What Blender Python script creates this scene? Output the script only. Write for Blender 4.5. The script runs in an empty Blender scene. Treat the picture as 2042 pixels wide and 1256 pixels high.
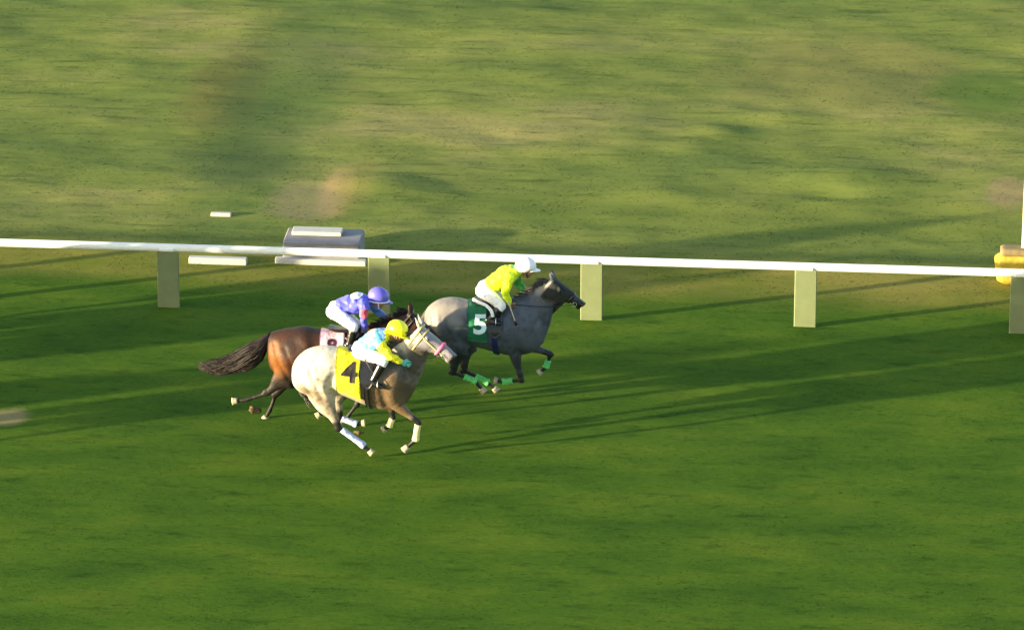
import bpy, math, random
import numpy as np
from mathutils import Vector, Matrix, noise
from mathutils.bvhtree import BVHTree
random.seed(7); np.random.seed(7)
SC = bpy.context.scene; COL = SC.collection
R = math.radians
# ------------------------------------------------------------------ camera
PITCH, SLANT, FPX = R(20), 70.0, 9940.0      # telephoto from a grandstand camera stand
CAM = Vector((0, -SLANT*math.cos(PITCH), SLANT*math.sin(PITCH)))
FW = Vector((0, math.cos(PITCH), -math.sin(PITCH))); RT = Vector((1, 0, 0)); UPV = RT.cross(FW)
cd = bpy.data.cameras.new('camera'); cam = bpy.data.objects.new('camera', cd); COL.objects.link(cam)
cam.location = CAM; cam.rotation_euler = (math.pi/2-PITCH, 0, 0)
cd.lens = 36*FPX/2042; cd.sensor_width = 36; cd.clip_start = 1; cd.clip_end = 6000
SC.camera = cam
# ------------------------------------------------------------------ light
SUN_EL, SUN_AZ = R(6.9), R(19)               # low sun from the left, a little on the camera's side
SC.world = bpy.data.worlds.new('World'); SC.world.use_nodes = True
nt = SC.world.node_tree; nt.nodes.clear()
sky = nt.nodes.new('ShaderNodeTexSky'); sky.sky_type = 'NISHITA'; sky.sun_disc = False
sky.sun_elevation = SUN_EL; sky.sun_rotation = math.atan2(-math.cos(SUN_AZ), -math.sin(SUN_AZ)) % (2*math.pi)
bg = nt.nodes.new('ShaderNodeBackground'); bg.inputs[1].default_value = 0.15
wo = nt.nodes.new('ShaderNodeOutputWorld')
nt.links.new(sky.outputs[0], bg.inputs[0]); nt.links.new(bg.outputs[0], wo.inputs[0])
sd = bpy.data.lights.new('sun', 'SUN'); sd.energy = 5.0; sd.angle = R(1.0); sd.color = (1, 0.83, 0.53)
sun = bpy.data.objects.new('sun', sd); COL.objects.link(sun)
sdir = Vector((math.cos(SUN_AZ)*math.cos(SUN_EL), math.sin(SUN_AZ)*math.cos(SUN_EL), -math.sin(SUN_EL)))
sun.rotation_euler = sdir.to_track_quat('-Z', 'Y').to_euler()
SC.view_settings.view_transform = 'Standard'; SC.view_settings.look = 'None'
SC.view_settings.exposure = 1.98; SC.view_settings.gamma = 1
# ------------------------------------------------------------------ surveying: photograph pixel -> point of the place
def ray(u, v): return (FW + RT*((u-1021)/FPX) + UPV*((628-v)/FPX))
def ground(u, v, z=0.0):
    d = ray(u, v); return CAM + d*((z-CAM.z)/d.z)
G0, G1 = ground(337, 612), ground(1605, 651)
E1 = (G1-G0).normalized()                      # along the rail, direction of running
E2 = Vector((-E1.y, E1.x, 0))                  # away from the camera
Z = Vector((0, 0, 1))
def on_plane(u, v, base, lat=0.0):
    d = ray(u, v); o = base + E2*lat
    return CAM + d*((o-CAM).dot(E2)/d.dot(E2))
# ------------------------------------------------------------------ helpers
def tag(o, label=None, cat=None, group=None, kind=None):
    for k, v in (('label', label), ('category', cat), ('group', group), ('kind', kind)):
        if v: o[k] = v
    return o
class MB:
    def __init__(s): s.v = []; s.f = []
    def add(s, vs, fs):
        n = len(s.v); s.v += [tuple(p) for p in vs]; s.f += [tuple(i+n for i in f) for f in fs]
    def ring_loft(s, rings, cap=True, closed=True):
        n = len(rings[0]); vs = [p for r in rings for p in r]; fs = []
        for i in range(len(rings)-1):
            for j in range(n if closed else n-1):
                k = (j+1) % n
                fs.append((i*n+j, i*n+k, (i+1)*n+k, (i+1)*n+j))
        if cap:
            a = len(vs); vs.append(sum((Vector(p) for p in rings[0]), Vector())/n)
            b = len(vs); vs.append(sum((Vector(p) for p in rings[-1]), Vector())/n)
            for j in range(n):
                k = (j+1) % n
                fs.append((a, k, j)); fs.append((b, (len(rings)-1)*n+j, (len(rings)-1)*n+k))
        s.add(vs, fs)
    def ellipsoid(s, c, ax, n=14, m=8):
        ax = [Vector(a) for a in ax]; rings = []
        for i in range(1, m):
            t = math.pi*i/m
            rings.append([c + ax[2]*math.cos(t) + (ax[0]*math.cos(2*math.pi*j/n)+ax[1]*math.sin(2*math.pi*j/n))*math.sin(t) for j in range(n)])
        a = [c+ax[2]]; b = [c-ax[2]]
        vs = [p for r in rings for p in r]; fs = []
        for i in range(m-2):
            for j in range(n):
                k = (j+1) % n; fs.append((i*n+j, (i+1)*n+j, (i+1)*n+k, i*n+k))
        ia = len(vs); vs += a; ib = len(vs); vs += b
        for j in range(n):
            k = (j+1) % n; fs.append((ia, j, k)); fs.append((ib, (m-2)*n+k, (m-2)*n+j))
        s.add(vs, fs)
    def tube(s, pts, rad, n=12, sub=4, lat=None, ends=True):
        """pts: Vectors; rad: float or (in-plane, lateral) per point; smooth path"""
        lat = lat or E2
        P = [Vector(p) for p in pts]; Q = [r if isinstance(r, tuple) else (r, r) for r in rad]
        if sub > 1 and len(P) > 2:
            A = []; B = []
            for i in range(len(P)-1):
                p0, p1, p2, p3 = P[max(i-1, 0)], P[i], P[i+1], P[min(i+2, len(P)-1)]
                for k in range(sub):
                    t = k/sub; t2 = t*t; t3 = t2*t
                    A.append(.5*((2*p1)+(p2-p0)*t+(2*p0-5*p1+4*p2-p3)*t2+(3*p1-p0-3*p2+p3)*t3))
                    B.append(tuple(Q[i][q]*(1-t)+Q[i+1][q]*t for q in (0, 1)))
            A.append(P[-1]); B.append(Q[-1]); P, Q = A, B
        rings = []
        for i, p in enumerate(P):
            t = (P[min(i+1, len(P)-1)]-P[max(i-1, 0)])
            if t.length < 1e-6: t = E1.copy()
            t.normalize(); l = (lat-t*lat.dot(t))
            if l.length < 1e-3: l = t.orthogonal()
            l.normalize(); k = t.cross(l)
            mk = lambda c, f: [c+(k*math.cos(2*math.pi*j/n)*Q[i][0]+l*math.sin(2*math.pi*j/n)*Q[i][1])*f for j in range(n)]
            if ends and i == 0: rings += [mk(p-t*min(Q[i])*.8, .35), mk(p-t*min(Q[i])*.5, .8)]
            rings.append(mk(p, 1))
            if ends and i == len(P)-1: rings += [mk(p+t*min(Q[i])*.5, .8), mk(p+t*min(Q[i])*.8, .35)]
        s.ring_loft(rings)
    def box(s, c, ax, bev=0.12):
        ax = [Vector(a) for a in ax]
        m = min(a.length for a in ax)*bev
        pts = []
        def P(x, y, z): return c+ax[0]*x+ax[1]*y+ax[2]*z
        f = [1-m/a.length for a in ax]
        rings = []
        for zz, sh in ((-1, m), (-f[2], 0), (f[2], 0), (1, m)):
            X = 1-sh/ax[0].length; Y = 1-sh/ax[1].length
            fx = X-m/ax[0].length; fy = Y-m/ax[1].length
            rings.append([P(x, y, zz) for x, y in ((fx, -Y), (X, -fy), (X, fy), (fx, Y), (-fx, Y), (-X, fy), (-X, -fy), (-fx, -Y))])
        s.ring_loft(rings)
    def mesh(s, name='m'):
        me = bpy.data.meshes.new(name); me.from_pydata(s.v, [], s.f); me.validate(); me.update(); return me
    def build(s, name, mat, parent=None, smooth=True, mods=()):
        me = s.mesh(name); return link(name, me, mat, parent, smooth)
def link(name, me, mat, parent=None, smooth=True):
    if mat is not None:
        for m in (mat if isinstance(mat, (list, tuple)) else [mat]): me.materials.append(m)
    if smooth: me.polygons.foreach_set('use_smooth', [True]*len(me.polygons))
    o = bpy.data.objects.new(name, me); COL.objects.link(o)
    if parent: 
        o.parent = parent; o.matrix_parent_inverse = Matrix.Translation(-parent.location)
    return o
def remesh(mb, voxel, smooth=4, name='body'):
    """one continuous skin round the overlapping volumes"""
    o = bpy.data.objects.new('tmp', mb.mesh()); COL.objects.link(o)
    m = o.modifiers.new('r', 'REMESH'); m.mode = 'VOXEL'; m.voxel_size = voxel
    if smooth:
        m = o.modifiers.new('s', 'SMOOTH'); m.factor = .5; m.iterations = smooth
    dg = bpy.context.evaluated_depsgraph_get(); dg.update()
    me = bpy.data.meshes.new_from_object(o.evaluated_get(dg)); me.name = name
    bpy.data.objects.remove(o); return me
def bvh_of(me): return BVHTree.FromPolygons([v.co for v in me.vertices], [tuple(p.vertices) for p in me.polygons])
# ------------------------------------------------------------------ materials
def nodes(name):
    m = bpy.data.materials.new(name); m.use_nodes = True; t = m.node_tree
    return m, t, t.nodes['Principled BSDF'], (lambda k: t.nodes.new(k)), t.links.new
def simple(name, col, rough=.7, var=.12, scale=25, bump=.15, spec=.3, metallic=0, sheen=0, bscale=None, bdist=.003):
    m, t, b, N, L = nodes(name)
    tc = N('ShaderNodeTexCoord'); nz = N('ShaderNodeTexNoise'); nz.inputs['Scale'].default_value = scale; nz.inputs['Detail'].default_value = 5
    L(tc.outputs['Object'], nz.inputs['Vector'])
    r = N('ShaderNodeValToRGB'); c = col
    r.color_ramp.elements[0].position = .3; r.color_ramp.elements[1].position = .7
    r.color_ramp.elements[0].color = (c[0]*(1-var), c[1]*(1-var), c[2]*(1-var), 1)
    r.color_ramp.elements[1].color = (min(1, c[0]*(1+var)), min(1, c[1]*(1+var)), min(1, c[2]*(1+var)), 1)
    L(nz.outputs[0], r.inputs[0]); L(r.outputs[0], b.inputs['Base Color'])
    b.inputs['Roughness'].default_value = rough; b.inputs['Specular IOR Level'].default_value = spec; b.inputs['Metallic'].default_value = metallic
    if sheen: b.inputs['Sheen Weight'].default_value = sheen
    if bump:
        n2 = N('ShaderNodeTexNoise'); n2.inputs['Scale'].default_value = bscale or scale*1.6; n2.inputs['Detail'].default_value = 3
        L(tc.outputs['Object'], n2.inputs['Vector'])
        bp = N('ShaderNodeBump'); bp.inputs['Strength'].default_value = bump; bp.inputs['Distance'].default_value = bdist
        L(n2.outputs[0], bp.inputs['Height']); L(bp.outputs[0], b.inputs['Normal'])
    return m
def cloth_mat(name, col, rough=.75): return simple(name, col, rough, .08, 9, .9, .25, sheen=.1, bscale=11, bdist=.03)
def coat(name, base, alt, points, dap=14, amount=.5, rough=.5, stain_and_sun=None, face=(.1, .1, .1)):
    """horse coat with some sun and shade painted in: base/alt dapples, 'points' colour where the vertex attribute pts is 1, 'stain' where attr mud is 1"""
    m, t, b, N, L = nodes(name)
    tc = N('ShaderNodeTexCoord')
    vo = N('ShaderNodeTexVoronoi'); vo.inputs['Scale'].default_value = dap; vo.inputs['Randomness'].default_value = 1
    nz = N('ShaderNodeTexNoise'); nz.inputs['Scale'].default_value = 4; nz.inputs['Detail'].default_value = 6
    L(tc.outputs['Object'], vo.inputs['Vector']); L(tc.outputs['Object'], nz.inputs['Vector'])
    ma = N('ShaderNodeMath'); ma.operation = 'MULTIPLY_ADD'; ma.inputs[1].default_value = amount
    L(vo.outputs['Distance'], ma.inputs[0]); L(nz.outputs[0], ma.inputs[2])
    r = N('ShaderNodeValToRGB'); r.color_ramp.elements[0].position = .42; r.color_ramp.elements[1].position = .78
    r.color_ramp.elements[0].color = (*base, 1); r.color_ramp.elements[1].color = (*alt, 1)
    L(ma.outputs[0], r.inputs[0])
    cur = r.outputs[0]
    for an, colr in (('mud_and_sun', stain_and_sun), ('pts', points), ('face', face)):
        if colr is None: continue
        at = N('ShaderNodeAttribute'); at.attribute_name = an
        mx = N('ShaderNodeMix'); mx.data_type = 'RGBA'
        L(at.outputs['Fac'], mx.inputs['Factor']); L(cur, mx.inputs['A']); mx.inputs['B'].default_value = (*colr, 1)
        cur = mx.outputs['Result']
    L(cur, b.inputs['Base Color'])
    b.inputs['Roughness'].default_value = rough; b.inputs['Specular IOR Level'].default_value = .35
    n2 = N('ShaderNodeTexNoise'); n2.inputs['Scale'].default_value = 9; n2.inputs['Detail'].default_value = 6
    L(tc.outputs['Object'], n2.inputs['Vector'])
    bp = N('ShaderNodeBump'); bp.inputs['Strength'].default_value = .7; bp.inputs['Distance'].default_value = .02
    L(n2.outputs[0], bp.inputs['Height']); L(bp.outputs[0], b.inputs['Normal'])
    return m
M = {}
M['white_pvc'] = simple('white_rail', (.80, .79, .74), .35, .04, 3, .05, .5)
M['post'] = simple('pale_post', (.155, .185, .088), .6, .07, 6, .1, .3)
M['black_leather'] = simple('black_leather', (.012, .012, .014), .35, .3, 30, .3, .5)
M['boot'] = simple('boot_leather', (.008, .008, .010), .22, .3, 30, .2, .6)
M['skin'] = simple('skin', (.30, .16, .09), .5, .08, 20, .1, .4)
M['hoof'] = simple('hoof_horn', (.33, .30, .20), .5, .25, 30, .2, .3)
M['darkhoof'] = simple('dark_hoof_horn', (.05, .045, .04), .5, .25, 30, .2, .3)
M['eye'] = simple('eye', (.006, .004, .003), .08, .1, 10, 0, .6)
M['steel'] = simple('steel', (.6, .6, .6), .25, .05, 10, 0, .5, metallic=1)
M['white_cloth'] = cloth_mat('white_breeches', (.82, .81, .80))
M['goggle'] = simple('goggle_lens', (.02, .03, .05), .1, .1, 10, 0, .6)
# ------------------------------------------------------------------ ground
RW = []          # rows in rail frame: origin at G0
def axis(lo, hi, step, far):
    a = list(np.arange(lo, hi+1e-6, step)); s = step; x = hi
    while x < far: s *= 1.5; x += s; a.append(x)
    s = step; x = lo
    while x > -far: s *= 1.5; x -= s; a.insert(0, x)
    return a
BORD = 1.15                                    # edge of the turf course, metres behind the rail
def gheight(s, t):
    """height of the ground at s metres along and t metres behind the rail"""
    far = max(0, 1-max(0, abs(s-5)-16)/10) * max(0, 1-max(0, abs(t-2)-26)/10)
    if far <= 0: return 0
    p = Vector((s, t, 0))
    h = .008*noise.noise(Vector((s*.9, t*1.6, 3))) + .003*noise.noise(Vector((s*2.1, t*4.5, 9)))
    if t > BORD-.3:
        w = min(1, (t-BORD+.3)/2.5)
        h += w*(.05*noise.noise(Vector((s*.30, t*.45, 1))) + .026*noise.noise(Vector((s*.8, t*1.5, 5)))+.008*noise.noise(Vector((s*1.8, t*3.5, 8))))
    for (cs, ct, a, b, d) in MOUNDS:
        q = ((s-cs)/a)**2+((t-ct)/b)**2
        if q < 4: h += d*math.exp(-q)
    return h*far
def st(p): q = p-G0; return q.dot(E1), q.dot(E2)
MOUNDS = []
for (u, v, a, b, d) in ((1690, 352, .9, .45, .09), (1650, 385, .6, .25, -.07), (1430, 262, .5, .3, .06), (1555, 232, .5, .3, .05), (760, 370, .8, .5, .1), (1330, 385, .7, .35, .06)):
    s_, t_ = st(ground(u, v)); MOUNDS.append((s_, t_, a, b, d))
def grass_mat():
    m, t, b, N, L = nodes('turf_grass')
    geo = N('ShaderNodeNewGeometry')
    sub = N('ShaderNodeVectorMath'); sub.operation = 'SUBTRACT'; L(geo.outputs['Position'], sub.inputs[0]); sub.inputs[1].default_value = G0
    rot = N('ShaderNodeVectorRotate'); rot.rotation_type = 'Z_AXIS'; rot.inputs['Angle'].default_value = -math.atan2(E1.y, E1.x); L(sub.outputs[0], rot.inputs[0])
    sep = N('ShaderNodeSeparateXYZ'); L(rot.outputs[0], sep.inputs[0])
    def noise_(sx, sy, sc=1, det=5, rough=.55, off=0):
        mp = N('ShaderNodeMapping'); mp.inputs['Scale'].default_value = (sx, sy, 1); mp.inputs['Location'].default_value = (off, off*.7, 0)
        L(rot.outputs[0], mp.inputs[0]); n = N('ShaderNodeTexNoise'); n.inputs['Scale'].default_value = sc; n.inputs['Detail'].default_value = det; n.inputs['Roughness'].default_value = rough
        L(mp.outputs[0], n.inputs['Vector']); return n.outputs[0]
    def ramp(src, stops):
        r = N('ShaderNodeValToRGB'); e = r.color_ramp.elements
        e[0].position, e[0].color = stops[0][0], (*stops[0][1], 1); e[1].position, e[1].color = stops[-1][0], (*stops[-1][1], 1)
        for p, c in stops[1:-1]:
            x = e.new(p); x.color = (*c, 1)
        L(src, r.inputs[0]); return r.outputs[0]
    def mix(f, a, bb, mode='MIX'):
        x = N('ShaderNodeMix'); x.data_type = 'RGBA'; x.blend_type = mode
        for s_, k in ((f, 'Factor'), (a, 'A'), (bb, 'B')):
            if isinstance(s_, (int, float)): x.inputs[k].default_value = s_
            elif isinstance(s_, tuple): x.inputs[k].default_value = (*s_, 1)
            else: L(s_, x.inputs[k])
        return x.outputs['Result']
    def math_(op, a, bb=None, c=None):
        x = N('ShaderNodeMath'); x.operation = op; x.use_clamp = False
        for i, s_ in enumerate((a, bb, c)):
            if s_ is None: continue
            if isinstance(s_, (int, float)): x.inputs[i].default_value = s_
            else: L(s_, x.inputs[i])
        return x.outputs[0]
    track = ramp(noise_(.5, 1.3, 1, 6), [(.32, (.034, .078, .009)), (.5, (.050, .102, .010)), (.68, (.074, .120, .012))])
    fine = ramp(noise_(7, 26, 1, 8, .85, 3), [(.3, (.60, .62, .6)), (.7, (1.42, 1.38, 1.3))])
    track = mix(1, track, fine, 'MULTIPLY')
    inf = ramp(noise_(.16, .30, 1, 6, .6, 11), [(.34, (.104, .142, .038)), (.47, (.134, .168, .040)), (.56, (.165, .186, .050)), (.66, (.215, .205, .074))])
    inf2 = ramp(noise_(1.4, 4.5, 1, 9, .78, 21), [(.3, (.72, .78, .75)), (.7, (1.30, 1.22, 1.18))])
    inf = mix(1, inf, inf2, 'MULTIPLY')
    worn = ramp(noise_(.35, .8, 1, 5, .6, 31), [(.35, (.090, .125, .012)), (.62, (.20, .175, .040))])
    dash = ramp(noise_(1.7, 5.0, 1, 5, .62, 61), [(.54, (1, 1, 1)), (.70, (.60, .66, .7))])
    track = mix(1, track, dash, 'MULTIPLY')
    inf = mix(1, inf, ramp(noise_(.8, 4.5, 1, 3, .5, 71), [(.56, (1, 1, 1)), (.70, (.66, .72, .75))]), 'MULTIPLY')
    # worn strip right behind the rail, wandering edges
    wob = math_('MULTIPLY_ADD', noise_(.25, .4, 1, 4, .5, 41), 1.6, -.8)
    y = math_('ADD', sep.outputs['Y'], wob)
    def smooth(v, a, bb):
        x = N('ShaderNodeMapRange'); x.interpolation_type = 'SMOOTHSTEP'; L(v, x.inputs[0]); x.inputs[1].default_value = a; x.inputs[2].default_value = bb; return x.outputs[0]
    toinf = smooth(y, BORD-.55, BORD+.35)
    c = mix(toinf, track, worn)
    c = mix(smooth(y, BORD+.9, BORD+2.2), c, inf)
    # patches of ground colour: bare sand and darker / lighter / browner spots
    for (u, v, a, bb, col, k) in PATCH:
        s_, t_ = st(ground(u, v))
        dx = math_('MULTIPLY', math_('SUBTRACT', sep.outputs['X'], s_), 1/a); dy = math_('MULTIPLY', math_('SUBTRACT', sep.outputs['Y'], t_), 1/bb)
        d = math_('SQRT', math_('ADD', math_('MULTIPLY', dx, dx), math_('MULTIPLY', dy, dy)))
        d = math_('ADD', d, math_('MULTIPLY_ADD', noise_(1.1, 2.0, 1, 4, .6, 55+u*.01), 1.2, -.6))
        f = math_('MULTIPLY', math_('SUBTRACT', 1, smooth(d, .55, 1.25)), k)
        c = mix(f, c, col)
    L(c, b.inputs['Base Color']); b.inputs['Roughness'].default_value = .9; b.inputs['Specular IOR Level'].default_value = .03
    n1 = noise_(9, 24, 1, 8, .7, 2)
    bp = N('ShaderNodeBump'); bp.inputs['Strength'].default_value = .35; bp.inputs['Distance'].default_value = .012; L(n1, bp.inputs['Height'])
    L(bp.outputs[0], b.inputs['Normal'])
    return m
PATCH = [(15, 832, .32, .35, (.24, .19, .09), .8), (450, 180, .7, 2.6, (.12, .095, .035), .45), (555, 215, 1.0, 6.5, (.055, .105, .034), .45),
         (470, 330, 1.1, 1.2, (.06, .085, .035), .45),
         (672, 385, .28, 1.2, (.34, .24, .10), .8), (610, 405, .60, 1.0, (.22, .18, .10), .6), (712, 370, .3, 1.6, (.19, .18, .05), .6),
         (1750, 440, 4.0, 1.3, (.150, .180, .034), .6), (1150, 420, 2.0, 1.0, (.125, .165, .03), .5), (2010, 385, .35, .8, (.25, .18, .10), .6), (1700, 150, 2.2, 2.2, (.20, .175, .06), .5), (1960, 180, .9, 1.2, (.06, .12, .02), .6)]
M['turf'] = grass_mat()
def sheet(name, ts, ss):
    vs = []; fs = []
    for t in ts:
        for s in ss:
            p = G0+E1*s+E2*t; vs.append((p.x, p.y, gheight(s, t)))
    n = len(ss)
    for i in range(len(ts)-1):
        for j in range(n-1): fs.append((i*n+j, i*n+j+1, (i+1)*n+j+1, (i+1)*n+j))
    mb = MB(); mb.v = vs; mb.f = fs
    return tag(mb.build(name, M['turf']), kind='structure')
SS = axis(-6, 15, .11, 2500)
TT = axis(-14, 22, .11, 2500)
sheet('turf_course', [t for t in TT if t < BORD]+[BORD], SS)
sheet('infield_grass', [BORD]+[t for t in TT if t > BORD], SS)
# blades of grass: uncountable, one object
def blades(name, n, u0, u1, v0, v1, label):
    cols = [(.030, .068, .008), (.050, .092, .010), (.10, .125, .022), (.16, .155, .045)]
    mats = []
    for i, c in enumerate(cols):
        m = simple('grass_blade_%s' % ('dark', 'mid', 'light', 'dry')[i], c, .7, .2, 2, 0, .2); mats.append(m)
    V = []; F = []; MI = []
    k = 0
    while k < n:
        u = random.uniform(u0, u1); v = random.uniform(v0, v1); p = ground(u, v); s, t = st(p)
        dens = noise.noise(Vector((s*1.1, t*2.2, 2)))
        inside = t > BORD+random.uniform(-.6, .6)
        if random.random() > .55+dens*.8: continue
        h = random.uniform(.005, .012)*(1.3 if inside else .8); w = random.uniform(.005, .010)
        a = random.uniform(0, math.pi*2); le = 0
        z = gheight(s, t)-.004
        b = Vector((p.x, p.y, z)); d = Vector((math.cos(a), math.sin(a), 0)); l = Vector((random.gauss(0, .045), random.gauss(0, .02), 0))/h
        V += [b-d*w, b+d*w, b+l*h+Z*h]; F.append((3*k, 3*k+1, 3*k+2))
        g = noise.noise(Vector((s*.25, t*.45, 7)))
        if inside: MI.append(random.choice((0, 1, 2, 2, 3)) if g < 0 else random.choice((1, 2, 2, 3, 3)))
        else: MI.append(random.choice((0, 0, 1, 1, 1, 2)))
        k += 1
    me = bpy.data.meshes.new(name); me.from_pydata(V, [], F)
    for m in mats: me.materials.append(m)
    me.polygons.foreach_set('material_index', MI); me.update()
    me.polygons.foreach_set('use_smooth', [True]*len(F))
    NR = []
    for i in range(len(F)):
        q = Vector((random.gauss(-.10, .10), random.gauss(-.05, .08), 1)).normalized(); NR += [q, q, q]
    me.normals_split_custom_set_from_vertices([tuple(q) for q in NR])
    o = bpy.data.objects.new(name, me); COL.objects.link(o)
    return tag(o, label, 'grass', kind='stuff')
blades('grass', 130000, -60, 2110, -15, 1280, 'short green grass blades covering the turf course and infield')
# ------------------------------------------------------------------ the white running rail
rail = bpy.data.objects.new('track_rail', None); COL.objects.link(rail); rail.location = G0
tag(rail, 'long white running rail on wide pale posts behind the racing horses', 'rail')
span = (G1-G0).length/3
RH = on_plane(1175, 519, G0).z
mb = MB()
mb.tube([G0+E1*(s*span)+Z*(RH) for s in (-9, -3, 0, 1.5, 3, 7, 14)], [(.058, .05)]*7, n=20, sub=3)
mb.build('rail_tube', M['white_pvc'], rail)
for k in range(-8, 14):
    p = G0+E1*(span*k); mb = MB()
    mb.box(p+Z*(RH-.05)/2-Z*.02, [E1*.155, E2*.022, Z*(RH/2)], .5)
    tag(mb.build('post', M['post'], rail, smooth=False))
    mb = MB(); mb.box(p+Z*(RH-.015), [E1*.10, E2*.068, Z*.022], .3); mb.build('bracket', M['white_pvc'], rail, smooth=False)
# ------------------------------------------------------------------ horses
class Frame:
    """vertical plane of a running horse, parallel to the rail"""
    def __init__(s, u, v): s.base = ground(u, v); s.v0 = v
    def __call__(s, u, v, lat=0.0): return on_plane(u, v, s.base, lat)
def set_attr(me, name, specs, co):
    """specs: (a, b, r_inner, r_outer, value) capsules -> 0..1 field (coat colouring, with some sun and shade painted in)"""
    val = np.zeros(len(co))
    for a, b, r0, r1, k in specs:
        a = np.array(a); b = np.array(b); d = b-a; t = np.clip(((co-a)@d)/max(d@d, 1e-9), 0, 1)
        dist = np.linalg.norm(co-(a+t[:, None]*d), axis=1)
        w = np.clip((r1-dist)/(r1-r0), 0, 1); w = w*w*(3-2*w)*k
        val = np.maximum(val, w)
    at = me.attributes.new(name, 'FLOAT', 'POINT'); at.data.foreach_set('value', val.astype('f'))
def wrap(bvh, path, offs, angs, thick=.006, lat=None, maxr=.58):
    """band laid round the body: path = centre points, angs = angles round the axis (0 = up, + = towards camera)"""
    rings = []
    for i, c in enumerate(path):
        t = (path[min(i+1, len(path)-1)]-path[max(i-1, 0)]).normalized()
        l = (E2-t*E2.dot(t)).normalized(); k = t.cross(l)
        if k.z < 0: k = -k
        row = []
        A = angs(i/(len(path)-1)) if callable(angs) else angs
        for a in A:
            d = k*math.cos(a) - l*math.sin(a)
            hit = bvh.ray_cast(c+d*maxr, -d)
            p = hit[0] if hit[0] is not None else c+d*.2
            row.append(p+d*(offs))
        rings.append((row, c))
    outer = [r for r, c in rings]
    inner = [[p+(c-p).normalized()*thick for p in r] for r, c in rings]
    mb = MB(); n = len(outer[0]); mm = len(outer)
    vs = [p for r in outer for p in r]+[p for r in inner for p in r]; o = n*mm; fs = []
    for i in range(mm-1):
        for j in range(n-1):
            q = (i*n+j, i*n+j+1, (i+1)*n+j+1, (i+1)*n+j)
            fs.append(q); fs.append(tuple(o+x for x in reversed(q)))
    for i in range(mm-1):
        for j in (0, n-1):
            fs.append((i*n+j, (i+1)*n+j, o+(i+1)*n+j, o+i*n+j))
    for j in range(n-1):
        for i in (0, mm-1): fs.append((i*n+j, i*n+j+1, o+i*n+j+1, o+i*n+j))
    mb.add(vs, fs); return mb
def lin(a, b, n): return [a+(b-a)*(i/(n-1)) for i in range(n)]
def strands(pts, rad, n, thick, seed=0, curl=.02, taper=.25):
    """bundle of tapering hair locks along a path; rad = spread radius at each point"""
    rnd = random.Random(seed); mb = MB()
    for k in range(n):
        a = rnd.uniform(0, 2*math.pi); q = math.sqrt(rnd.random()); L = rnd.uniform(.65, 1.0)
        P = []; m = len(pts); ph = rnd.uniform(0, 6)
        N = max(5, int(m*1.6))
        for i in range(N):
            f = i/(N-1)*L*(m-1); j = min(int(f), m-2); w = f-j
            c = pts[j]*(1-w)+pts[j+1]*w; r = rad[j]*(1-w)+rad[j+1]*w
            c = c + E2*(math.cos(a)*q*r) + Z*(math.sin(a)*q*r) + Vector((math.sin(ph+f*1.7), math.cos(ph*2+f*1.3), math.sin(ph*3+f*2.1)))*curl*(f/(m-1))
            P.append(c)
        mb.tube(P, [thick*(1-(1-taper)*(i/(N-1))**2) if i < N-1 else thick*.1 for i in range(N)], n=4, sub=2, ends=False)
    return mb
def text_mesh(ch, size):
    cu = bpy.data.curves.new('n', 'FONT'); cu.body = ch; cu.size = size; cu.offset = size*.035; cu.resolution_u = 4
    cu.align_x = 'CENTER'; cu.align_y = 'CENTER'
    o = bpy.data.objects.new('n', cu); COL.objects.link(o)
    dg = bpy.context.evaluated_depsgraph_get(); dg.update()
    me = bpy.data.meshes.new_from_object(o.evaluated_get(dg)); bpy.data.objects.remove(o)
    import bmesh
    bm = bmesh.new(); bm.from_mesh(me)
    bmesh.ops.triangulate(bm, faces=bm.faces)
    for _ in range(5):
        bmesh.ops.subdivide_edges(bm, edges=[e for e in bm.edges if e.calc_length() > .016], cuts=1)
        bmesh.ops.triangulate(bm, faces=bm.faces)
    bm.to_mesh(me); bm.free(); return me
def decal(ch, size, centre, xdir, bvh, mat, parent, tilt=0, name='number', asp=.8):
    me = text_mesh(ch, size); xd = xdir.normalized(); yd = Z.copy()
    c, s = math.cos(tilt), math.sin(tilt)
    for v in me.vertices:
        x, y = v.co.x*asp, v.co.y; x, y = x*c-y*s, x*s+y*c
        o = centre+xd*x+yd*y
        d = (E2-Z*.5).normalized(); hit = bvh.ray_cast(o-d*1.2, d)
        v.co = (hit[0]-d*.009) if hit[0] is not None else o
    return link(name, me, mat, parent)
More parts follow.
